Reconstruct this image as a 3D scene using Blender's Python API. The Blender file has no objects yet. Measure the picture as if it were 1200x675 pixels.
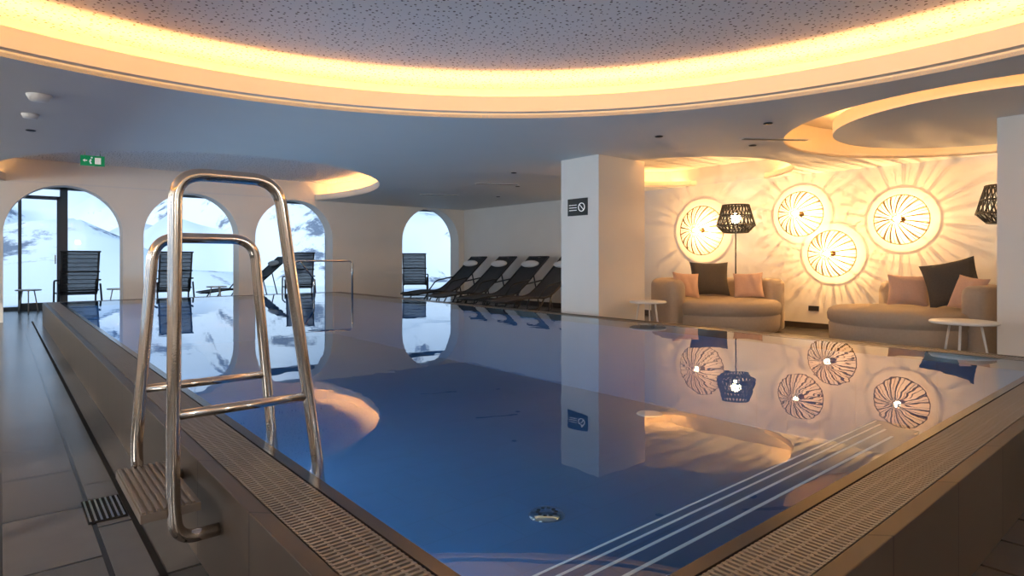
import bpy, math, random
from mathutils import Vector, Matrix, noise
random.seed(4)
scene = bpy.context.scene
COL = scene.collection
pi = math.pi

# ------------------------------------------------------------------ materials
def new_mat(name):
    m = bpy.data.materials.new(name); m.use_nodes = True
    nt = m.node_tree; nt.nodes.clear()
    out = nt.nodes.new('ShaderNodeOutputMaterial')
    return m, nt, out
def N(nt, t, **kw):
    n = nt.nodes.new(t)
    for k, v in kw.items():
        if k in n.inputs: n.inputs[k].default_value = v
        else: setattr(n, k, v)
    return n
def c4(c): return (c[0], c[1], c[2], 1.0)
def principled(name, col, rough=.6, metal=0., var=.0, vscale=6., bump=0., bscale=60., spec=.5, emis=None, estr=0., see=0.):
    m, nt, out = new_mat(name)
    b = N(nt, 'ShaderNodeBsdfPrincipled'); b.inputs['Base Color'].default_value = c4(col)
    b.inputs['Roughness'].default_value = rough; b.inputs['Metallic'].default_value = metal
    b.inputs['Specular IOR Level'].default_value = spec
    if see > 0:
        tr = N(nt, 'ShaderNodeBsdfTransparent'); ms = N(nt, 'ShaderNodeMixShader'); ms.inputs[0].default_value = see
        nt.links.new(b.outputs[0], ms.inputs[1]); nt.links.new(tr.outputs[0], ms.inputs[2]); nt.links.new(ms.outputs[0], out.inputs[0])
    else: nt.links.new(b.outputs[0], out.inputs[0])
    tc = N(nt, 'ShaderNodeTexCoord')
    nz = N(nt, 'ShaderNodeTexNoise'); nz.inputs['Scale'].default_value = vscale
    nt.links.new(tc.outputs['Object'], nz.inputs['Vector'])
    mx = N(nt, 'ShaderNodeMix', data_type='RGBA'); mx.inputs[6].default_value = c4([x*(1-var) for x in col]); mx.inputs[7].default_value = c4([min(1, x*(1+var)) for x in col])
    nt.links.new(nz.outputs[0], mx.inputs[0]); nt.links.new(mx.outputs[2], b.inputs['Base Color'])
    if bump > 0:
        n2 = N(nt, 'ShaderNodeTexNoise'); n2.inputs['Scale'].default_value = bscale
        nt.links.new(tc.outputs['Object'], n2.inputs['Vector'])
        bp = N(nt, 'ShaderNodeBump'); bp.inputs['Strength'].default_value = bump; bp.inputs['Distance'].default_value = .01
        nt.links.new(n2.outputs[0], bp.inputs['Height']); nt.links.new(bp.outputs[0], b.inputs['Normal'])
    if emis:
        b.inputs['Emission Color'].default_value = c4(emis); b.inputs['Emission Strength'].default_value = estr
    return m
def emission(name, col, s, add=False):
    m, nt, out = new_mat(name)
    e = N(nt, 'ShaderNodeEmission'); e.inputs[0].default_value = c4(col); e.inputs[1].default_value = s
    if add:
        t = N(nt, 'ShaderNodeBsdfTransparent'); a = N(nt, 'ShaderNodeAddShader')
        nt.links.new(e.outputs[0], a.inputs[0]); nt.links.new(t.outputs[0], a.inputs[1]); nt.links.new(a.outputs[0], out.inputs[0])
    else: nt.links.new(e.outputs[0], out.inputs[0])
    return m
def tile_mat(name, c1, c2, mortar, w, h, rough, axes='YX', msize=.006, offset=.5, spec=.5, bump=.3, var=.1):
    m, nt, out = new_mat(name)
    b = N(nt, 'ShaderNodeBsdfPrincipled'); nt.links.new(b.outputs[0], out.inputs[0])
    b.inputs['Specular IOR Level'].default_value = spec; b.inputs['Roughness'].default_value = rough
    tc = N(nt, 'ShaderNodeTexCoord'); sp = N(nt, 'ShaderNodeSeparateXYZ'); nt.links.new(tc.outputs['Object'], sp.inputs[0])
    cb = N(nt, 'ShaderNodeCombineXYZ')
    if axes == 'SZ':
        ad = N(nt, 'ShaderNodeMath', operation='ADD'); nt.links.new(sp.outputs[0], ad.inputs[0]); nt.links.new(sp.outputs[1], ad.inputs[1])
        nt.links.new(ad.outputs[0], cb.inputs[0]); nt.links.new(sp.outputs[2], cb.inputs[1])
    else:
        nt.links.new(sp.outputs['XYZ'.index(axes[0])], cb.inputs[0]); nt.links.new(sp.outputs['XYZ'.index(axes[1])], cb.inputs[1])
    br = N(nt, 'ShaderNodeTexBrick'); br.offset = offset
    br.inputs['Scale'].default_value = 1; br.inputs['Brick Width'].default_value = w; br.inputs['Row Height'].default_value = h
    br.inputs['Mortar Size'].default_value = msize; br.inputs['Color1'].default_value = c4(c1); br.inputs['Color2'].default_value = c4(c2); br.inputs['Mortar'].default_value = c4(mortar)
    nt.links.new(cb.outputs[0], br.inputs['Vector'])
    nz = N(nt, 'ShaderNodeTexNoise'); nz.inputs['Scale'].default_value = 7; nz.inputs['Detail'].default_value = 2
    nt.links.new(tc.outputs['Object'], nz.inputs['Vector'])
    mr = N(nt, 'ShaderNodeMapRange'); mr.inputs[3].default_value = 1-var; mr.inputs[4].default_value = 1+var
    nt.links.new(nz.outputs[0], mr.inputs[0])
    mx = N(nt, 'ShaderNodeMix', data_type='RGBA', blend_type='MULTIPLY'); mx.inputs[0].default_value = 1
    nt.links.new(br.outputs[0], mx.inputs[6]); nt.links.new(mr.outputs[0], mx.inputs[7]); nt.links.new(mx.outputs[2], b.inputs['Base Color'])
    bp = N(nt, 'ShaderNodeBump'); bp.inputs['Strength'].default_value = bump; bp.inputs['Distance'].default_value = .003; bp.invert = True
    nt.links.new(br.outputs[1], bp.inputs['Height']); nt.links.new(bp.outputs[0], b.inputs['Normal'])
    return m

M_wall = principled('plaster_wall', (.82, .78, .72), .75, var=.03, vscale=2, bump=.05, bscale=180)
M_soffit = principled('plaster_ceiling', (.76, .74, .71), .7, var=.02, vscale=2)
M_band = principled('cove_band_glowing_paint', (.76, .64, .48), .6, emis=(1, .50, .15), estr=.52)  # warm cove light put into the band's own material as emission
M_cream = principled('cove_trough_paint', (.88, .81, .69), .7)
M_led = emission('led_strip_warm', (1, .48, .14), 46)
M_led2 = emission('led_strip_warm_soft', (1, .50, .16), 32)
M_led3 = emission('led_strip_dim', (1, .56, .22), 11)
M_floor = tile_mat('floor_stone_tile', (.078, .070, .066), (.050, .046, .044), (.010, .009, .009), .6, .3, .24, 'YX', msize=.009, spec=.32, bump=.7)
M_poolwall = tile_mat('pool_wall_tile', (.060, .044, .032), (.048, .036, .026), (.016, .012, .010), .6, .5, .42, 'SZ', offset=0, spec=.3)
M_basin = tile_mat('pool_basin_tile', (.028, .125, .30), (.032, .134, .32), (.024, .107, .26), .6, .3, .5, 'XY', .005)
M_edge = principled('dark_wet_stone_edge', (.022, .018, .018), .2, var=.2, spec=.35)
M_gut = principled('gutter_dark', (.006, .005, .005), .8, spec=.1)
M_grate = principled('grating_bars', (.215, .188, .16), .38, var=.12, vscale=3, metal=.45)
M_tread = principled('step_tread_composite', (.14, .118, .10), .5, var=.1, spec=.3)
M_steel = principled('stainless_steel', (.66, .61, .55), .10, metal=1, var=.03, bump=.015, bscale=200)
M_black = principled('black_frame', (.02, .02, .022), .4)
M_sling = principled('black_sling_fabric', (.040, .041, .045), .7, var=.1, bump=.2, bscale=300)
M_slingm = principled('open_mesh_sling', (.022, .025, .030), .7, var=.1, see=.12)
M_towel = principled('headrest_fabric', (.72, .72, .72), .9)
M_sofa = principled('sofa_fabric', (.46, .385, .31), .95, var=.08, vscale=30, bump=.35, bscale=260, spec=.2)
M_dark = principled('charcoal_cushion', (.095, .088, .08), .95, var=.2, vscale=80, bump=.3, bscale=220, spec=.1)
M_pink = principled('blush_cushion', (.60, .42, .34), .95, var=.08, vscale=60, bump=.3, bscale=220, spec=.1)
M_white = principled('white_lacquer', (.78, .75, .70), .35)
M_wire = principled('brass_wire', (.17, .105, .042), .6, metal=.1, spec=.2)
M_dwire = principled('black_wire', (.015, .014, .013), .5)
M_bulb = emission('bulb_glow', (1, .80, .5), 14, True)
M_fill_globe = emission('fill_globe_glow', (.9, .95, 1), 3, True)
M_alu = principled('grey_aluminium_frame', (.14, .16, .18), .45, metal=.3)
M_base = principled('dark_baseboard', (.05, .035, .025), .5)
M_green = principled('exit_sign_green', (.0, .22, .09), .5, emis=(0, .4, .14), estr=.25)
M_signw = principled('sign_white', (.85, .85, .85), .5, emis=(1, 1, 1), estr=.3)
M_signb = principled('sign_black', (.015, .02, .02), .4)
M_strip = principled('step_marking_white', (.75, .76, .76), .4, emis=(.9, .93, 1), estr=.10)  # white markings with a faint glow added to the material

def perf():
    m, nt, out = new_mat('perforated_acoustic_ceiling')
    b = N(nt, 'ShaderNodeBsdfPrincipled'); nt.links.new(b.outputs[0], out.inputs[0]); b.inputs['Roughness'].default_value = .8
    tc = N(nt, 'ShaderNodeTexCoord')
    v = N(nt, 'ShaderNodeTexVoronoi'); v.voronoi_dimensions = '2D'; v.inputs['Scale'].default_value = 19
    nt.links.new(tc.outputs['Object'], v.inputs['Vector'])
    sp = N(nt, 'ShaderNodeSeparateColor'); nt.links.new(v.outputs['Color'], sp.inputs[0])
    th = N(nt, 'ShaderNodeMapRange'); th.inputs[3].default_value = .07; th.inputs[4].default_value = .20; nt.links.new(sp.outputs[0], th.inputs[0])
    lt = N(nt, 'ShaderNodeMath', operation='LESS_THAN'); nt.links.new(v.outputs['Distance'], lt.inputs[0]); nt.links.new(th.outputs[0], lt.inputs[1])
    mx = N(nt, 'ShaderNodeMix', data_type='RGBA'); mx.inputs[6].default_value = (.80, .775, .78, 1); mx.inputs[7].default_value = (.15, .12, .12, 1)
    nt.links.new(lt.outputs[0], mx.inputs[0]); nt.links.new(mx.outputs[2], b.inputs['Base Color'])
    return m
M_perf = perf()

def water():
    m, nt, out = new_mat('pool_water')
    tc = N(nt, 'ShaderNodeTexCoord')
    nz = N(nt, 'ShaderNodeTexNoise'); nz.inputs['Scale'].default_value = 2.6; nz.inputs['Detail'].default_value = 2
    nt.links.new(tc.outputs['Object'], nz.inputs['Vector'])
    bp = N(nt, 'ShaderNodeBump'); bp.inputs['Strength'].default_value = .045; bp.inputs['Distance'].default_value = .02
    nt.links.new(nz.outputs[0], bp.inputs['Height'])
    fr = N(nt, 'ShaderNodeFresnel'); fr.inputs[0].default_value = 1.36
    tr = N(nt, 'ShaderNodeBsdfTransparent'); tr.inputs[0].default_value = (.70, .90, 1, 1)
    gl = N(nt, 'ShaderNodeBsdfGlossy'); gl.inputs['Roughness'].default_value = .0; gl.inputs['Color'].default_value = (1, 1, 1, 1)
    nt.links.new(bp.outputs[0], gl.inputs['Normal']); nt.links.new(bp.outputs[0], fr.inputs['Normal'])
    mx = N(nt, 'ShaderNodeMixShader'); nt.links.new(fr.outputs[0], mx.inputs[0]); nt.links.new(tr.outputs[0], mx.inputs[1]); nt.links.new(gl.outputs[0], mx.inputs[2])
    nt.links.new(mx.outputs[0], out.inputs[0]); return m
M_water = water()
def glass():
    m, nt, out = new_mat('window_glass')
    fr = N(nt, 'ShaderNodeFresnel'); fr.inputs[0].default_value = 1.3
    tr = N(nt, 'ShaderNodeBsdfTransparent'); tr.inputs[0].default_value = (.95, .98, 1, 1)
    gl = N(nt, 'ShaderNodeBsdfGlossy'); gl.inputs['Roughness'].default_value = .0
    mx = N(nt, 'ShaderNodeMixShader'); nt.links.new(fr.outputs[0], mx.inputs[0]); nt.links.new(tr.outputs[0], mx.inputs[1]); nt.links.new(gl.outputs[0], mx.inputs[2])
    nt.links.new(mx.outputs[0], out.inputs[0]); return m
M_glass = glass()
def snow():
    m, nt, out = new_mat('snow_and_rock')
    b = N(nt, 'ShaderNodeBsdfPrincipled'); nt.links.new(b.outputs[0], out.inputs[0]); b.inputs['Roughness'].default_value = .8
    tc = N(nt, 'ShaderNodeTexCoord')
    nz = N(nt, 'ShaderNodeTexNoise'); nz.inputs['Scale'].default_value = .14; nz.inputs['Detail'].default_value = 13; nz.inputs['Roughness'].default_value = .72
    nt.links.new(tc.outputs['Object'], nz.inputs['Vector'])
    r = N(nt, 'ShaderNodeValToRGB'); r.color_ramp.elements[0].position = .55; r.color_ramp.elements[0].color = (.68, .77, .86, 1)
    r.color_ramp.elements[1].position = .60; r.color_ramp.elements[1].color = (.13, .17, .24, 1)
    nt.links.new(nz.outputs[0], r.inputs[0]); nt.links.new(r.outputs[0], b.inputs['Base Color']); return m
M_snow = snow()
M_snow2 = principled('fresh_snow', (.74, .81, .88), .8, var=.08, vscale=.5, bump=.3, bscale=2)

# ------------------------------------------------------------------ mesh builder
class MB:
    def __init__(s): s.v = []; s.f = []; s.m = []; s.s = []; s.mats = []
    def mi(s, mat):
        if mat not in s.mats: s.mats.append(mat)
        return s.mats.index(mat)
    def add(s, vs, fs, mat, smooth=False, T=None):
        o = len(s.v)
        for p in vs:
            p = Vector(p)
            if T is not None: p = T @ p
            s.v.append(tuple(p))
        k = s.mi(mat)
        for f in fs: s.f.append([i+o for i in f]); s.m.append(k); s.s.append(smooth)
    def box(s, a, b, mat, T=None):
        x0, y0, z0 = a; x1, y1, z1 = b
        s.add([(x0,y0,z0),(x1,y0,z0),(x1,y1,z0),(x0,y1,z0),(x0,y0,z1),(x1,y0,z1),(x1,y1,z1),(x0,y1,z1)],
              [(0,3,2,1),(4,5,6,7),(0,1,5,4),(1,2,6,5),(2,3,7,6),(3,0,4,7)], mat, False, T)
    def tube(s, pts, r, mat, n=10, closed=False, T=None):
        P = [Vector(p) for p in pts]; L = len(P); vs = []; fs = []; up = None
        for i in range(L):
            if closed: d = P[(i+1) % L]-P[i-1]
            else: d = P[min(i+1, L-1)]-P[max(i-1, 0)]
            if d.length < 1e-9: d = Vector((0,0,1))
            d.normalize()
            if up is None:
                up = Vector((0,0,1)) if abs(d.z) < .9 else Vector((1,0,0))
            u = (up-d*up.dot(d))
            if u.length < 1e-6: u = d.orthogonal()
            u.normalize(); w = d.cross(u); up = u
            for j in range(n):
                a = 2*pi*j/n; vs.append(P[i]+(u*math.cos(a)+w*math.sin(a))*r)
        R = L if closed else L-1
        for i in range(R):
            for j in range(n):
                a = i*n+j; b = i*n+(j+1) % n; c = ((i+1) % L)*n+(j+1) % n; d = ((i+1) % L)*n+j
                fs.append((a, b, c, d))
        if not closed: fs.append(tuple(reversed(range(n)))); fs.append(tuple(range((L-1)*n, L*n)))
        s.add(vs, fs, mat, True, T)
    def lathe(s, prof, mat, n=48, T=None, smooth=True):
        vs = []; fs = []; L = len(prof)
        for j in range(n):
            a = 2*pi*j/n
            for r, z in prof: vs.append((r*math.cos(a), r*math.sin(a), z))
        for j in range(n):
            for i in range(L-1):
                fs.append((j*L+i, ((j+1) % n)*L+i, ((j+1) % n)*L+i+1, j*L+i+1))
        s.add(vs, fs, mat, smooth, T)
    def sphere(s, c, r, mat, n=16, sc=(1,1,1), T=None):
        vs = []; fs = []; h = n//2
        for i in range(h+1):
            th = pi*i/h
            for j in range(n):
                a = 2*pi*j/n
                vs.append((c[0]+r*sc[0]*math.sin(th)*math.cos(a), c[1]+r*sc[1]*math.sin(th)*math.sin(a), c[2]+r*sc[2]*math.cos(th)))
        for i in range(h):
            for j in range(n): fs.append((i*n+j, (i+1)*n+j, (i+1)*n+(j+1) % n, i*n+(j+1) % n))
        s.add(vs, fs, mat, True, T)
    def mesh(s, name):
        me = bpy.data.meshes.new(name); me.from_pydata(s.v, [], s.f)
        for m in s.mats: me.materials.append(m)
        me.polygons.foreach_set('material_index', s.m); me.polygons.foreach_set('use_smooth', s.s); me.update(); return me
    def obj(s, name, loc=(0,0,0), rz=0, parent=None, bevel=0, rot=None):
        o = bpy.data.objects.new(name, s.mesh(name)); COL.objects.link(o); o.location = loc
        o.rotation_euler = rot if rot else (0, 0, rz)
        if parent: o.parent = parent
        if bevel:
            b = o.modifiers.new('bevel', 'BEVEL'); b.width = bevel; b.segments = 2; b.limit_method = 'ANGLE'
        return o
def inst(o, loc, rz=0, name=None):
    q = bpy.data.objects.new(name or o.name.split('.')[0], o.data); COL.objects.link(q); q.location = loc; q.rotation_euler = (0, 0, rz)
    for m in o.modifiers:
        k = q.modifiers.new(m.name, m.type)
        if m.type == 'BEVEL': k.width = m.width; k.segments = m.segments; k.limit_method = m.limit_method
    return q
def empty(name):
    e = bpy.data.objects.new(name, None); COL.objects.link(e); e.empty_display_size = .2; return e
def fillet(pts, r, n=7):
    P = [Vector(p) for p in pts]; out = [P[0]]
    for i in range(1, len(P)-1):
        a = (P[i-1]-P[i]); b = (P[i+1]-P[i]); rr = min(r, a.length*.49, b.length*.49)
        A = P[i]+a.normalized()*rr; B = P[i]+b.normalized()*rr
        for k in range(n+1):
            t = k/n; out.append(A*(1-t)**2+P[i]*2*t*(1-t)+B*t*t)
    out.append(P[-1]); return out
def poly_extrude(name, contours, depth, mat, T, parent=None):
    cu = bpy.data.curves.new(name+'_c', 'CURVE'); cu.dimensions = '2D'; cu.fill_mode = 'BOTH'; cu.extrude = depth/2
    for c in contours:
        sp = cu.splines.new('POLY'); sp.points.add(len(c)-1)
        for i, p in enumerate(c): sp.points[i].co = (p[0], p[1], 0, 1)
        sp.use_cyclic_u = True
    tmp = bpy.data.objects.new('tmp', cu); COL.objects.link(tmp)
    dg = bpy.context.evaluated_depsgraph_get(); me = bpy.data.meshes.new_from_object(tmp.evaluated_get(dg))
    bpy.data.objects.remove(tmp); me.transform(T); me.materials.clear(); me.materials.append(mat); me.name = name
    for p in me.polygons: p.use_smooth = False; p.material_index = 0
    o = bpy.data.objects.new(name, me); COL.objects.link(o)
    if parent: o.parent = parent
    return o
def point(name, loc, e, col, r=.02, parent=None):
    l = bpy.data.lights.new(name, 'POINT'); l.energy = e; l.color = col; l.shadow_soft_size = r
    o = bpy.data.objects.new(name, l); COL.objects.link(o); o.location = loc
    if parent: o.parent = parent
    return o

# ------------------------------------------------------------------ dimensions
XL, XR, YB, YW = -3.7, 9.9, -3.6, 13.8
XG = 14.0
TW = .40
YG = 16.9
ZS, ZR = 2.47, 3.0
ZW = .363
PX0, PX1, PY0, PY1 = .555, 5.935, .58, 13.115
INS = .265
H_X0, H_X1, H_Y0, H_Y1 = PX0+INS, PX1-INS, PY0+INS, PY1-INS

# ------------------------------------------------------------------ floor / walls
def rect(x0, y0, x1, y1): return [(x0,y0),(x1,y0),(x1,y1),(x0,y1)]
poly_extrude('floor', [[(XL-.2, YB-.2), (XR+.2, YB-.2), (XR+.2, YW), (XG+.2, YW), (XG+.2, YG+.2), (XL-.2, YG+.2)], rect(PX0+.1, PY0+.1, PX1-.1, PY1-.1)], .12, M_floor, Matrix.Translation((0,0,-.06)))

def arch_pts(cx, w, spring, n=24):
    r = w/2
    return [(cx-r, 0)]+[(cx-r*math.cos(pi*i/n), spring+r*math.sin(pi*i/n)) for i in range(n+1)]+[(cx+r, 0)]
AC = [.93, 3.05, 5.17, 8.83]; AW = 1.773
outl = [(XL, 0)]
for cx in AC: outl += arch_pts(cx, AW, 2.46-AW/2)
outl += [(XG, 0), (XG, ZR), (XL, ZR)]
RX = Matrix.Rotation(pi/2, 4, 'X')
poly_extrude('wall_far', [outl], TW, M_wall, Matrix.Translation((0, YW+TW/2, 0)) @ RX)
RYZ = Matrix(((0,0,1,0),(1,0,0,0),(0,1,0,0),(0,0,0,1)))
added_wins = [(YB+.8+i*2.9, .75, YB+.8+i*2.9+2.1, 2.3) for i in range(6)]  # unseen left-wall windows, added to let in more daylight
poly_extrude('wall_left', [rect(YB-.2, 0, YG+.2, ZR)]+[rect(*w) for w in added_wins], .2, M_wall, Matrix.Translation((XL-.1, 0, 0)) @ RYZ)
b = MB(); b.box((XR, YB-.2, 0), (XR+.2, YW, ZR), M_wall); b.obj('wall_right')
b = MB(); b.box((XG, YW+TW, 0), (XG+.2, YG+.2, ZR), M_wall); b.obj('wall_gallery')
b = MB(); b.box((XL, YB-.2, 0), (XR, YB, ZR), M_wall); b.obj('wall_back')
b = MB(); b.box((XR-.02, YB, 0), (XR, 13.8, .09), M_base); b.obj('baseboard_right')
b = MB(); b.box((XL-.2, YB-.2, ZR), (XR+.2, YW, ZR+.15), M_wall); b.box((XL-.2, YW, ZR), (XG+.2, YG+.25, ZR+.15), M_wall); b.obj('roof_slab')

for i, w in enumerate(added_wins):
    b = MB()
    for (y0, z0, y1, z1) in [(w[0], w[1], w[0]+.06, w[3]), (w[2]-.06, w[1], w[2], w[3]), (w[0], w[1], w[2], w[1]+.06), (w[0], w[3]-.06, w[2], w[3]), ((w[0]+w[2])/2-.03, w[1], (w[0]+w[2])/2+.03, w[3])]:
        b.box((XL-.12, y0, z0), (XL-.06, y1, z1), M_alu)
    b.obj('window_%d' % (i+1))
b = MB()
for x in (-1.2, 1.1, 2.42, 5.0, 7.3, 9.4, 12.2):
    b.box((x-.07, YG, 0), (x+.07, YG+.12, ZR), M_alu)
b.box((XL, YG, 2.66), (XG, YG+.12, 2.78), M_alu)
b.box((XL, YG, 0), (XG, YG+.12, .07), M_alu)
b.box((XL, YG+.05, .05), (XG, YG+.06, 2.7), M_glass)
b.obj('window_7')
b = MB()
for (x0, z0, x1, z1) in [(.30, .07, .36, 2.50), (.97, .07, 1.03, 2.50), (.30, 2.42, 1.03, 2.50), (.30, .07, 1.03, .15)]:
    b.box((x0, YG-.06, z0), (x1, YG-.005, z1), M_alu)
b.box((.93, YG-.1, 1.0), (.95, YG-.06, 1.2), M_steel)
b.obj('door_1')

# ------------------------------------------------------------------ ceiling
def ell(cx, cy, rx, ry, n=128): return [(cx+rx*math.cos(2*pi*i/n), cy+ry*math.sin(2*pi*i/n)) for i in range(n)]
XC, YC = XR-.004, YW-.004
def clampc(c): return [(min(x, XC), min(y, YC)) for x, y in c]
def dedupe(c):
    o = []
    for p in c:
        if not o or (abs(p[0]-o[-1][0])+abs(p[1]-o[-1][1])) > 1e-4: o.append(p)
    return o
main = ell(1.1, 1.35, 4.15, 4.15, 160)
rec2 = ell(2.85, 12.3, 3.0, 3.95)
rec3 = ell(8.35, 5.75, 1.7, 1.7, 96)
rec4 = ell(7.8, 1.45, 2.08, 2.08, 96)
ceil = poly_extrude('ceiling', [rect(XL, YB, XR, YW), main]+[dedupe(clampc(c)) for c in (rec2, rec3, rec4)], .03, M_soffit, Matrix.Translation((0,0,ZS+.015)))
def ring(c, prof, mats, name):
    n = len(c); b = MB(); nr = []
    for i in range(n):
        d = Vector((c[(i+1) % n][0]-c[i-1][0], c[(i+1) % n][1]-c[i-1][1])); d.normalize(); nr.append((d.y, -d.x))
    L = len(prof); vs = []; cl = []
    for i in range(n):
        for off, z in prof:
            x = c[i][0]+nr[i][0]*off; y = c[i][1]+nr[i][1]*off
            cl.append(x >= XC or y >= YC)
            vs.append((min(x, XC), min(y, YC), z))
    for k in range(L-1):
        fs = []
        for i in range(n):
            q = (i*L+k, ((i+1) % n)*L+k, ((i+1) % n)*L+k+1, i*L+k+1)
            if all(cl[j] for j in q): continue
            fs.append(q)
        b.add(vs, fs, mats[k], False)
    return b.obj(name, parent=ceil)
def disc(c, z, mat, name, grow=0):
    cx = sum(p[0] for p in c)/len(c); cy = sum(p[1] for p in c)/len(c)
    b = MB(); pts = []
    for x, y in c:
        d = math.hypot(x-cx, y-cy); f = (d+grow)/d
        pts.append((min(cx+(x-cx)*f, XC), min(cy+(y-cy)*f, YC), z))
    pts = [Vector(p) for p in pts]; n = len(pts)
    b.add([(cx, min(cy, YC), z)]+pts, [(0, 1+(i+1) % n, 1+i) for i in range(n)], mat); return b.obj(name, parent=ceil)
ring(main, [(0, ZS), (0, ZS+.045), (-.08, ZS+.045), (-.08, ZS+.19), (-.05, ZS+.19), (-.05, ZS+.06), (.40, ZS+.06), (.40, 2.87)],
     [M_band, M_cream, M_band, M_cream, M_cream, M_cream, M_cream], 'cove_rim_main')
ring(main, [(.02, ZS+.085), (.06, ZS+.085)], [M_led], 'cove_led_main')
disc(main, 2.865, M_perf, 'perforated_panel_main', .40)
ring(rec2, [(0, ZS), (0, ZS+.14), (.03, ZS+.14), (.03, ZS+.05), (.3, ZS+.05), (.3, 2.9)], [M_cream]*5, 'cove_rim_far')
disc(rec2, 2.89, M_perf, 'perforated_panel_far', .32)
seg = [(2.85+3.10*math.cos(a), 12.3+4.05*math.sin(a)) for a in [math.radians(-60+i*2.5) for i in range(34)]]
b = MB(); b.tube([(x, y, ZS+.07) for x, y in seg if y < YC-.1], .014, M_led2, 6); b.obj('cove_led_far', parent=ceil)
seg = [(2.85+3.10*math.cos(a), 12.3+4.05*math.sin(a)) for a in [math.radians(-200+i*2.5) for i in range(56)]]
b = MB(); b.tube([(x, y, ZS+.07) for x, y in seg if y < YC-.1], .014, M_led3, 6); b.obj('cove_led_far_dim', parent=ceil)
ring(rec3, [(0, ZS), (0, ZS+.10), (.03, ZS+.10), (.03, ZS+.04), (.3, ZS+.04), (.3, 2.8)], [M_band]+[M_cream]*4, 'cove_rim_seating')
ring(rec3, [(.08, ZS+.06), (.12, ZS+.06)], [M_led2], 'cove_led_seating')
disc(rec3, 2.79, M_cream, 'recess_panel_seating', .3)
ring(rec4, [(0, ZS), (0, 2.84)], [M_cream], 'recess_side_lounge')
disc(rec4, 2.83, M_cream, 'recess_panel_lounge')
dsk = ell(7.6, 1.45, 1.5, 1.5, 96)
disc(dsk, ZS+.001, M_soffit, 'lowered_disc')
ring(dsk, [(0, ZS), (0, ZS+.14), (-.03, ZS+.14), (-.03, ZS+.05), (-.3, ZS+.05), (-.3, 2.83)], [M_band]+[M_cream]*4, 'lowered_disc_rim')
ring(dsk, [(-.14, ZS+.07), (-.10, ZS+.07)], [M_led], 'lowered_disc_led')

def fitting(name, x, y, r, h=.03, mat=M_white, glow=False):
    b = MB(); b.lathe([(0, 0), (r*.9, 0), (r, -h*.0-.002), (r, -.006), (r*.75, -h), (0, -h)], mat, 24)
    return b.obj(name, (x, y, ZS-.0005))
fitting('smoke_detector', .25, 6.4, .09, .05); fitting('smoke_detector', .22, 7.3, .07, .04)
for (x, y) in [(5.6, 4.1), (5.9, 3.0), (6.9, 3.7), (6.2, 7.3), (7.4, 8.6), (8.3, 10.3), (.25, 8.2)]:
    fitting('ceiling_spotlight', x, y, .045, .012, M_black)
def vent(x, y, L, rz):
    b = MB(); b.box((-L/2, -.05, -.006), (L/2, .05, 0), M_soffit)
    for k in (-.028, 0, .028): b.box((-L/2+.02, k-.008, -.009), (L/2-.02, k+.008, -.006), M_black)
    return b.obj('air_vent', (x, y, ZS-.0005), rz)
vent(6.75, 3.35, .8, -.6); vent(6.9, 8.6, .8, -.5); vent(7.1, 10.8, .8, -.5)

# ------------------------------------------------------------------ pillars
b = MB(); b.box((5.96, 5.31, 0), (6.92, 6.0, ZS), M_wall); b.obj('pillar')
b = MB(); b.box((7.38, .5, 0), (8.1, 1.46, ZS), M_wall); b.obj('pillar')
b = MB(); b.box((5.945, 5.50, 1.69), (5.959, 5.86, 1.92), M_signb)
c = (5.943, 5.60, 1.80)
b.tube([(c[0], c[1]+.055*math.cos(a*pi/12), c[2]+.055*math.sin(a*pi/12)) for a in range(24)], .006, M_signw, 6, True)
b.tube([(c[0], c[1]-.04, c[2]-.04), (c[0], c[1]+.04, c[2]+.04)], .005, M_signw, 6)
for k in range(3): b.box((5.942, 5.69, 1.76+k*.035), (5.945, 5.83, 1.768+k*.035), M_signw)
b.obj('no_diving_sign')
b = MB(); b.box((-.16, -.015, 0), (.16, .015, .16), M_green)
b.box((.03, -.019, .03), (.11, -.0155, .13), M_signw)
b.tube([(-.02, -.02, .03), (-.035, -.02, .07), (-.02, -.02, .10)], .012, M_signw, 6); b.sphere((-.012, -.02, .128), .014, M_signw, 8)
b.tube([(-.12, -.02, .08), (-.07, -.02, .08)], .008, M_signw, 6)
b.add([(-.13, -.02, .08), (-.10, -.02, .055), (-.10, -.02, .105)], [(0,1,2)], M_signw)
b.tube([(-.1, 0, .16), (-.1, 0, .3)], .006, M_steel, 6); b.tube([(.1, 0, .16), (.1, 0, .3)], .006, M_steel, 6)
b.obj('exit_sign', (1.13, 11.7, 2.59), -.1)

# ------------------------------------------------------------------ pool
pool = empty('swimming_pool')
def frame(b, i0, i1, z0, z1, mat):
    x0, y0, x1, y1 = PX0, PY0, PX1, PY1
    b.box((x0+i0, y0+i0, z0), (x0+i1, y1-i0, z1), mat); b.box((x1-i1, y0+i0, z0), (x1-i0, y1-i0, z1), mat)
    b.box((x0+i1, y0+i0, z0), (x1-i1, y0+i1, z1), mat); b.box((x0+i1, y1-i1, z0), (x1-i1, y1-i0, z1), mat)
b = MB(); frame(b, 0, .05, 0, ZW, M_poolwall); b.obj('pool_outer_wall', parent=pool, bevel=.003)
b = MB(); frame(b, .05, .225, -.1, .30, M_gut); b.obj('overflow_gutter', parent=pool)
ZB = -.55
b = MB(); frame(b, .225, INS, .29, ZW+.001, M_edge); frame(b, .12, INS-.0005, ZB-.1, .29, M_basin)
b.box((PX0+.12, PY0+.12, ZB-.15), (PX1-.12, PY1-.12, ZB), M_basin); b.obj('pool_basin', parent=pool)
b = MB()
b.add([(H_X0, H_Y0, ZW), (H_X1, H_Y0, ZW), (H_X1, H_Y1, ZW), (H_X0, H_Y1, ZW)], [(0,1,2,3)], M_water); b.obj('pool_water', parent=pool)
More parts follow.
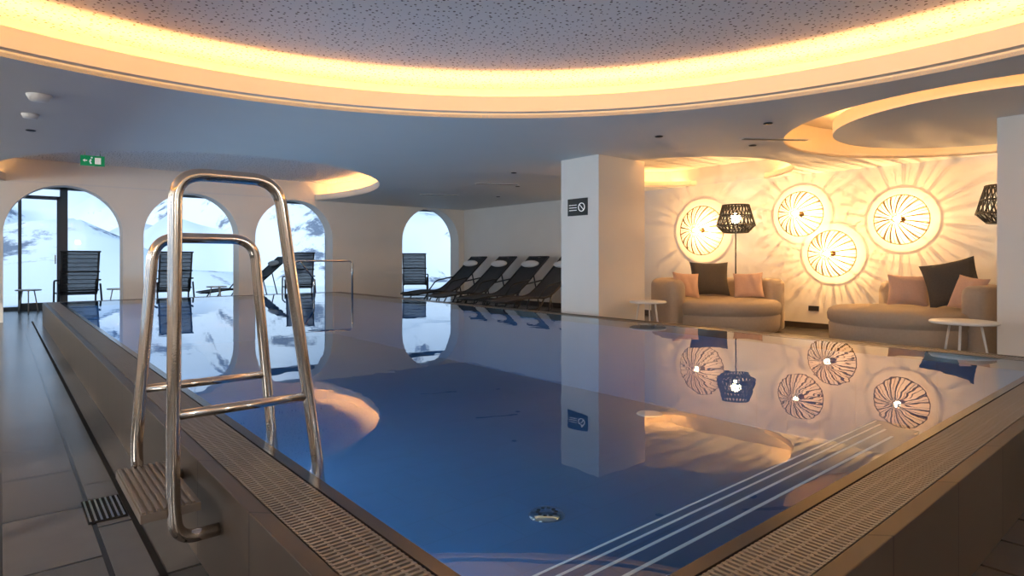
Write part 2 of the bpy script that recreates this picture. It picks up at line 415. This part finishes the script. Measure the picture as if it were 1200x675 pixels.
b = MB()
for i in range(1, 5):
    zt = ZW-.128*i; yy = H_Y0+.235*i; sx = min(H_X1-.003, 3.35+.62*(i-1))
    b.box((H_X0, H_Y0+.235*(i-1), ZB), (sx, yy, zt), M_basin)
    b.box((H_X0+.05, yy-.020, zt), (sx-.02, yy-.008, zt+.002), M_strip)
    b.box((H_X0+.05, yy, zt-.03), (sx-.02, yy+.002, zt-.018), M_strip)
b.obj('pool_steps', parent=pool)
b = MB(); p = .020; w = .0095; z0, z1 = .340, ZW-.001
y = PY0+.055
while y < PY1-.055:
    for xa in (PX0+.055, PX1-.22): b.box((xa, y, z0), (xa+.165, y+w, z1), M_grate)
    y += p
x = PX0+.225
while x < PX1-.225:
    for ya in (PY0+.055, PY1-.22): b.box((x, ya, z0), (x+w, ya+.165, z1), M_grate)
    x += p
for k in (.0, .038, .078, .118, .157):
    for xa in (PX0+.055+k, PX1-.22+k): b.box((xa, PY0+.055, .33), (xa+.008, PY1-.055, z1-.0015), M_grate)
    for ya in (PY0+.055+k, PY1-.22+k): b.box((PX0+.225, ya, .33), (PX1-.225, ya+.008, z1-.0015), M_grate)
b.obj('gutter_grating', parent=pool)
b = MB(); b.lathe([(0, .02), (.10, .02), (.12, .0), (.12, -.001)], M_steel, 32)
for k in range(10):
    a = 2*pi*k/10; b.lathe([(0, .0215), (.014, .0215)], M_gut, 10, Matrix.Translation((.06*math.cos(a), .06*math.sin(a), 0)))
b.obj('pool_drain', (2.7, 2.85, ZB), parent=pool)
b = MB(); b.lathe([(0, .012), (.10, .012), (.13, .008), (.14, .0)], M_white, 32)
b.obj('pool_inlet', (5.3, 4.0, ZB), parent=pool)
for i, yy in enumerate((2.6, 4.6, 7.0, 9.4, 11.8)):  # added lamps, hidden on the left basin wall, to brighten the basin
    b = MB(); b.lathe([(.10, 0), (.125, .0), (.125, .012), (.10, .012)], M_steel, 28)
    o = b.obj('underwater_fill_fixture', (H_X0+.001, yy, -.08), rot=(0, pi/2, 0), parent=pool)
    l = bpy.data.lights.new('underwater_fill_lamp', 'AREA'); l.shape = 'DISK'; l.size = .2; l.energy = 21; l.color = (.62, .82, 1)
    q = bpy.data.objects.new('underwater_fill_lamp', l); COL.objects.link(q); q.parent = o; q.location = (0, 0, .014); q.rotation_euler = (pi, 0, 0)

# ladder
b = MB(); R = .0208
def rail(Y, ztop, xo_t, xo_b, xi_t, xi_b, zb, foot):
    pts = [(PX0-.002, Y, zb-.05), (xo_b+.01, Y, zb-.05), (xo_b, Y, zb+.08), (xo_t, Y, ztop), (xi_t, Y, ztop), (xi_b, Y, ZW), (xi_b+.05, Y, -.12)]
    b.tube(fillet(pts, .09, 9), R, M_steel, 16)
rail(2.156, 1.375, .425, .418, .745, .888, .26, 1)
rail(2.68, 1.185, .455, .395, .825, .898, .30, 1)
b.tube([(.42, 2.156, .605), (.842, 2.156, .605)], .016, M_steel, 12)
b.tube([(.415, 2.68, .605), (.866, 2.68, .605)], .016, M_steel, 12)
b.tube([(.418, 2.156, .29), (.40, 2.68, .29)], .012, M_steel, 12)
b.box((.33, 2.16, .285), (.50, 2.68, .312), M_tread)
for k in range(8): b.box((.335+.02*k, 2.165, .312), (.345+.02*k, 2.675, .318), M_tread)
for zz in (.12, -.1):
    b.box((.84, 2.16, zz-.02), (.93, 2.68, zz), M_white)
b.obj('pool_ladder')
b = MB(); b.tube(fillet([(4.47, 11.95, ZW-.6), (4.47, 11.95, 1.07), (5.56, 11.7, 1.07), (5.56, 11.7, ZW-.6)], .08), .019, M_steel, 12)
b.tube(fillet([(4.55, 11.9, 1.05), (4.95, 12.2, .7), (4.95, 12.2, ZW-.5)], .08), .019, M_steel, 12)
b.obj('pool_handrail')

b = MB(); b.box((.425, YB+.1, .0005), (.447, 13.7, .003), M_gut); b.obj('floor_drain_channel')
b = MB(); b.box((.28, 3.05, .0005), (.42, 3.35, .004), M_gut)
for k in range(7): b.box((.285+.02*k, 3.06, .004), (.293+.02*k, 3.34, .007), M_steel)
b.obj('floor_drain_grate')

# ------------------------------------------------------------------ sun loungers
def lounger():
    b = MB(); W = .32
    prof = fillet([(0, 0, .29), (.55, 0, .36), (1.05, 0, .33), (1.35, 0, .52), (2.08, 0, 1.16)], .18, 6)
    for s in (-1, 1):
        b.tube([(p.x, s*W, p.z) for p in prof], .02, M_black, 8)
        b.tube(fillet([(.35, s*W, .33), (.15, s*W, .02), (.75, s*W, .02), (.95, s*W, .33)], .1), .016, M_black, 8)
        b.tube(fillet([(1.15, s*W, .38), (1.05, s*W, .02), (1.8, s*W, .02), (1.62, s*W, .76)], .1), .016, M_black, 8)
        b.tube(fillet([(.8, s*(W+.02), .35), (1.0, s*(W+.02), .58), (1.5, s*(W+.02), .66)], .1), .016, M_black, 8)
    vs = []; fs = []
    for i, p in enumerate(prof):
        for y, dz in ((-W, 0), (0, -.02), (W, 0), (W, -.012), (0, -.032), (-W, -.012)): vs.append((p.x, y, p.z+dz))
    for i in range(len(prof)-1):
        for j in range(6): fs.append((i*6+j, i*6+(j+1) % 6, (i+1)*6+(j+1) % 6, (i+1)*6+j))
    b.add(vs, fs, M_sling, False)
    for x, z in ((0, .29), (2.08, 1.16), (.45, .02), (1.4, .02)): b.tube([(x, -W, z), (x, W, z)], .016, M_black, 8)
    b.sphere((1.80, 0, 1.00), .10, M_towel, 16, (1.0, 2.9, .6), Matrix.Translation((1.80, 0, 1.00)) @ Matrix.Rotation(-.7, 4, 'Y') @ Matrix.Translation((-1.80, 0, -1.00)))
    return b
o = lounger().obj('sun_lounger', (7.25, 12.35, 0))
for y in (11.2, 10.1, 9.05): inst(o, (7.25, y, 0), .0)

def armchair():
    b = MB(); W = .31
    prof = fillet([(0, .42, .40), (0, 0, .36), (0, -.12, .46), (0, -.36, 1.26)], .1, 5)
    for s in (-1, 1):
        b.tube([(s*W, p.y, p.z) for p in prof], .018, M_black, 8)
        b.tube(fillet([(s*(W+.04), -.22, .68), (s*(W+.05), .34, .66), (s*(W+.05), .42, .02), (s*(W+.05), -.42, .02), (s*(W+.04), -.22, .60)], .09), .018, M_black, 8)
    vs = []; fs = []
    for p in prof: vs += [(-W, p.y, p.z), (W, p.y, p.z)]
    for i in range(len(prof)-1): fs.append((i*2, i*2+1, i*2+3, i*2+2))
    b.add(vs, fs, M_slingm)
    for t in range(9):
        k = .52+t*.085; yy = -.12-.24*(k-.46)/.8
        b.tube([(-W, yy-.004, k), (W, yy-.004, k)], .007, M_black, 6)
    for y, z in ((.42, .40), (-.36, 1.26), (-.42, .02), (-.13, .47), (-.24, .85)): b.tube([(-W-.03, y, z), (W+.03, y, z)], .016, M_black, 8)
    b.tube(fillet([(-W-.05, .3, .05), (W+.05, .3, .05)], .05), .014, M_black, 8)
    return b
o = armchair().obj('sling_armchair', (1.23, 15.3, 0), .05)
for x, y, r in ((2.98, 15.3, -.05), (5.78, 15.2, -.25), (9.1, 15.1, -.6)): inst(o, (x, y, 0), r)
inst(bpy.data.objects['sun_lounger'], (3.75, 16.2, 0), .1)

def side_table(r, h):
    b = MB(); b.lathe([(0, h), (r-.01, h), (r, h-.008), (r, h-.02), (r-.01, h-.026), (0, h-.026)], M_white, 40)
    for k in range(3):
        a = 2*pi*k/3+.5; b.tube([(r*.5*math.cos(a), r*.5*math.sin(a), h-.02), (r*.85*math.cos(a), r*.85*math.sin(a), .0)], .011, M_white, 8)
    return b
side_table(.24, .55).obj('side_table', (6.56, 4.98, 0)); side_table(.27, .53).obj('side_table', (6.84, 1.60, 0), .6)
o = side_table(.22, .48).obj('side_table', (.45, 16.0, 0)); inst(o, (3.85, 15.2, 0), .4); inst(o, (7.7, 15.2, 0), .4); inst(o, (1.95, 15.4, 0), .4)

# ------------------------------------------------------------------ sofas
def sofa(a0, a1, ri=.72, ro=1.0):
    b = MB()
    b.lathe([(0, .03), (.78, .03), (.82, .05), (.84, .12), (.85, .27), (.836, .29), (.836, .30), (.86, .325), (.868, .40), (.85, .455), (.80, .485), (.6, .50), (0, .505)], M_sofa, 72)
    zb, zt, rr = .03, .80, .09; cs = []
    for (cx, cz, s) in ((ro-.04, zb+.04, -pi/2), (ro-rr, zt-rr, 0), (ri+rr, zt-rr, pi/2), (ri+.04, zb+.04, pi)):
        q = .04 if cz < .2 else rr
        for k in range(6): a = s+pi/2*k/5; cs.append((cx+q*math.cos(a), cz+q*math.sin(a)))
    mr = (ri+ro)/2; mz = (zb+zt)/2; n = 48; vs = []; fs = []; L = len(cs)
    A = [a0+(a1-a0)*i/n for i in range(n+1)]
    st = [(A[0]-.10, .55), (A[0]-.075, .8), (A[0]-.04, .93)]+[(a, 1) for a in A]+[(A[-1]+.04, .93), (A[-1]+.075, .8), (A[-1]+.10, .55)]
    for a, sc in st:
        for r, z in cs:
            r2 = mr+(r-mr)*sc; z2 = zb+(z-zb)*(1-(1-sc)*.25); vs.append((r2*math.cos(a), r2*math.sin(a), z2))
    for i in range(len(st)-1):
        for j in range(L): fs.append((i*L+j, (i+1)*L+j, (i+1)*L+(j+1) % L, i*L+(j+1) % L))
    fs.append(tuple(range(L))); fs.append(tuple(reversed(range((len(st)-1)*L, len(st)*L))))
    b.add(vs, fs, M_sofa, True)
    for k in range(4):
        a = pi/4+k*pi/2; b.tube([(.6*math.cos(a), .6*math.sin(a), 0), (.6*math.cos(a), .6*math.sin(a), .05)], .03, M_black, 10)
    return b
sofa(math.radians(-34), math.radians(168), .75, 1.03).obj('round_sofa', (8.44, 5.05, 0))
sofa(math.radians(-112), math.radians(30)).obj('round_sofa', (8.7, 2.65, 0))
def pillow(mat, w, h, t, loc, face, tilt, roll=0):
    b = MB(); n = 18; vs = []; fs = []
    for s in (1, -1):
        for i in range(n+1):
            for j in range(n+1):
                u = -1+2*i/n; v = -1+2*j/n
                x = w/2*u*(1-.09*(1-v*v)); z = h/2*v*(1-.09*(1-u*u)); y = s*t/2*max(0, (1-u*u)*(1-v*v))**.42
                y += .004*math.sin(9*u+3*v)*(1-u*u)
                vs.append((x, y, z))
    m = (n+1)**2
    for i in range(n):
        for j in range(n):
            a = i*(n+1)+j; fs.append((a, a+1, a+n+2, a+n+1)); fs.append((m+a, m+a+n+1, m+a+n+2, m+a+1))
    b.add(vs, fs, mat, True)
    o = b.obj('throw_pillow', loc)
    az = math.radians(face)+pi/2
    o.rotation_mode = 'QUATERNION'
    q = Matrix.Rotation(az, 4, 'Z') @ Matrix.Rotation(math.radians(-tilt), 4, 'X') @ Matrix.Rotation(math.radians(roll), 4, 'Y')
    o.rotation_quaternion = q.to_quaternion(); return o
pillow(M_dark, .60, .56, .20, (8.68, 5.38, .79), 222, 18)
pillow(M_pink, .42, .40, .15, (8.18, 5.48, .70), 235, 18, 4)
pillow(M_pink, .44, .40, .15, (8.90, 4.84, .70), 210, 18, -3)
pillow(M_pink, .45, .42, .16, (8.98, 2.70, .70), 200, 20, 2)
pillow(M_dark, .58, .58, .20, (8.98, 2.22, .81), 190, 18, -14)
pillow(M_pink, .36, .42, .16, (8.74, 2.0, .70), 160, 20, 8)

# ------------------------------------------------------------------ floor lamps
def floor_lamp(loc):
    b = MB()
    b.lathe([(0, 0), (.13, 0), (.13, .012), (.02, .022), (0, .022)], M_dwire, 32)
    b.tube([(0, 0, .02), (0, 0, 1.72)], .012, M_dwire, 10)
    def rr(t):
        return .20+(.31-.20)*min(1, t/.25) if t < .25 else .31+(.215-.31)*((t-.25)/.75)
    z0, z1 = 1.56, 2.02; n = 26
    for k in range(n):
        for s in (1, -1):
            pts = []
            for i in range(9):
                t = i/8; a = 2*pi*k/n+s*t*.55; pts.append((rr(t)*math.cos(a), rr(t)*math.sin(a), z0+(z1-z0)*t))
            b.tube(pts, .0095, M_dwire, 5)
    for t in (0, .25, 1.0, .62): b.tube([(rr(t)*math.cos(2*pi*i/36), rr(t)*math.sin(2*pi*i/36), z0+(z1-z0)*t) for i in range(36)], .012, M_dwire, 6, True)
    for k in range(3): a = 2*pi*k/3; b.tube([(0, 0, 1.7), (rr(.25)*math.cos(a), rr(.25)*math.sin(a), z0+.115)], .006, M_dwire, 5)
    b.sphere((0, 0, 1.80), .085, M_bulb, 16)
    o = b.obj('floor_lamp', loc); point('floor_lamp_bulb', (0, 0, 1.80), 4, (1, .70, .38), .07, o); return o
floor_lamp((9.58, 5.44, 0)); floor_lamp((9.58, 1.80, 0))

# ------------------------------------------------------------------ wire wall lamps
def sconce(y, z, D, seed):
    rnd = random.Random(seed)
    b = MB(); R = D/2; H = .30; G = 18
    dome = [(.10, H), (.22, H-.006), (.42, H-.03), (.62, H-.075), (.80, H-.14), (.92, .10), (1.0, .055)]
    for k in range(G):
        a0 = 2*pi*(k+rnd.uniform(-.15, .15))/G
        for j in (-.5, .5):
            a = a0+math.radians(2.5)*j
            b.tube([(R*f*math.cos(a), R*f*math.sin(a), zz) for f, zz in dome[(0 if j > 0 else 1):]], .0056, M_wire, 5)
        a = a0+pi/G
        b.tube([(R*f*math.cos(a), R*f*math.sin(a), zz) for f, zz in dome[1:]], .0034, M_wire, 5)
    for f, zz, r in ((1, .055, .007), (.10, H, .006)):
        b.tube([(R*f*math.cos(2*pi*i/48), R*f*math.sin(2*pi*i/48), zz) for i in range(48)], r, M_wire, 6, True)
    for k in range(4):
        a = pi/4+k*pi/2; b.tube([(R*math.cos(a), R*math.sin(a), .055), (R*.97*math.cos(a), R*.97*math.sin(a), .0)], .005, M_wire, 5)
    b.lathe([(0, .0), (.04, .0), (.04, .02), (.012, .03), (.012, .16), (0, .16)], M_wire, 24)
    b.sphere((0, 0, .205), .042, M_bulb, 14)
    o = b.obj('wire_wall_lamp', (XR-.001, y, z), rot=(0, -pi/2, 0))
    point('wall_lamp_bulb', (0, 0, .21), 40*(D/.75), (1, .56, .20), .0025, o); return o
for i, (y, z, D) in enumerate(((6.27, 1.63, .90), (4.47, 1.83, .72), (3.99, 1.19, .72), (3.04, 1.67, .71))): sconce(y, z, D, i)
b = MB(); b.box((XR-.012, 4.2, .28), (XR, 4.36, .36), M_black); b.obj('wall_socket')

def fill_globe(x, y, z, e, dx, dy):  # globe lamps added on unseen walls as fill light for the room
    b = MB(); b.tube([(-dx*.17, -dy*.17, 0), (0, 0, 0)], .015, M_steel, 10)
    b.sphere((0, 0, 0), .15, M_fill_globe, 24)
    b.box((-dx*.17-.05*abs(dy)-.005*abs(dx), -dy*.17-.05*abs(dx)-.005*abs(dy), -.06), (-dx*.17+.05*abs(dy)+.005*abs(dx), -dy*.17+.05*abs(dx)+.005*abs(dy), .06), M_steel)
    o = b.obj('fill_globe_lamp', (x, y, z)); point('fill_globe_bulb', (0, 0, 0), e, (1, .955, .91), .12, o)
for yy in (-.4, 2.5, 5.4, 8.3, 11.2): fill_globe(XL+.18, yy, 1.95, 60, 1, 0)
for xx in (-.5, 3.0): fill_globe(xx, YB+.18, 1.95, 42, 0, 1)

# ------------------------------------------------------------------ outside
b = MB(); b.box((-25, YG+.15, -.9), (40, 25.5, -.04), M_snow2); b.obj('snow_terrace')
b = MB(); b.add([(-300, -300, -1), (300, -300, -1), (300, 25, -1), (-300, 25, -1)], [(0,1,2,3)], M_snow2); b.obj('ground')
def mh(x, y):
    d = y-26
    q = min(1, max(0, (x-2)/45)); sl = .13+.28*q
    h = -.6+d*sl
    h += noise.fractal(Vector((x*.05, y*.05, 1.7)), .9, 2.1, 7)*min(1, d/20)*9
    h += (1-abs(noise.noise(Vector((x*.09+y*.05, y*.04, 9)))))*min(1, d/12)*5-4*min(1, d/12)
    return h
b = MB(); nx, ny = 150, 90; vs = []; fs = []
for j in range(ny+1):
    for i in range(nx+1):
        x = -90+i*1.9; y = 26+j*1.9
        vs.append((x, y, mh(x, y)))
for j in range(ny):
    for i in range(nx):
        a = j*(nx+1)+i; fs.append((a, a+1, a+nx+2, a+nx+1))
b.add(vs, fs, M_snow, True); b.obj('snowy_mountain')

# ------------------------------------------------------------------ light
w = bpy.data.worlds.new('world'); scene.world = w; w.use_nodes = True
bg = w.node_tree.nodes['Background']; bg.inputs[0].default_value = (.50, .71, 1, 1); bg.inputs[1].default_value = 1.02
s = bpy.data.lights.new('sun', 'SUN'); s.energy = 2.9; s.angle = .02; s.color = (1, .96, .88)
so = bpy.data.objects.new('sun', s); COL.objects.link(so)
so.rotation_euler = Vector((.80, .42, -.40)).to_track_quat('-Z', 'Y').to_euler()

# ------------------------------------------------------------------ camera
cam = bpy.data.cameras.new('camera'); co = bpy.data.objects.new('camera', cam); COL.objects.link(co)
cam.sensor_width = 36; cam.lens = 36*711/1200; cam.shift_y = -(337.5-304)/1200; cam.clip_start = .05; cam.clip_end = 1000
co.location = (0, 0, 1.1); co.rotation_euler = (pi/2, 0, -math.radians(40.17))
scene.camera = co
scene.view_settings.view_transform = 'Standard'
scene.view_settings.exposure = 0.2
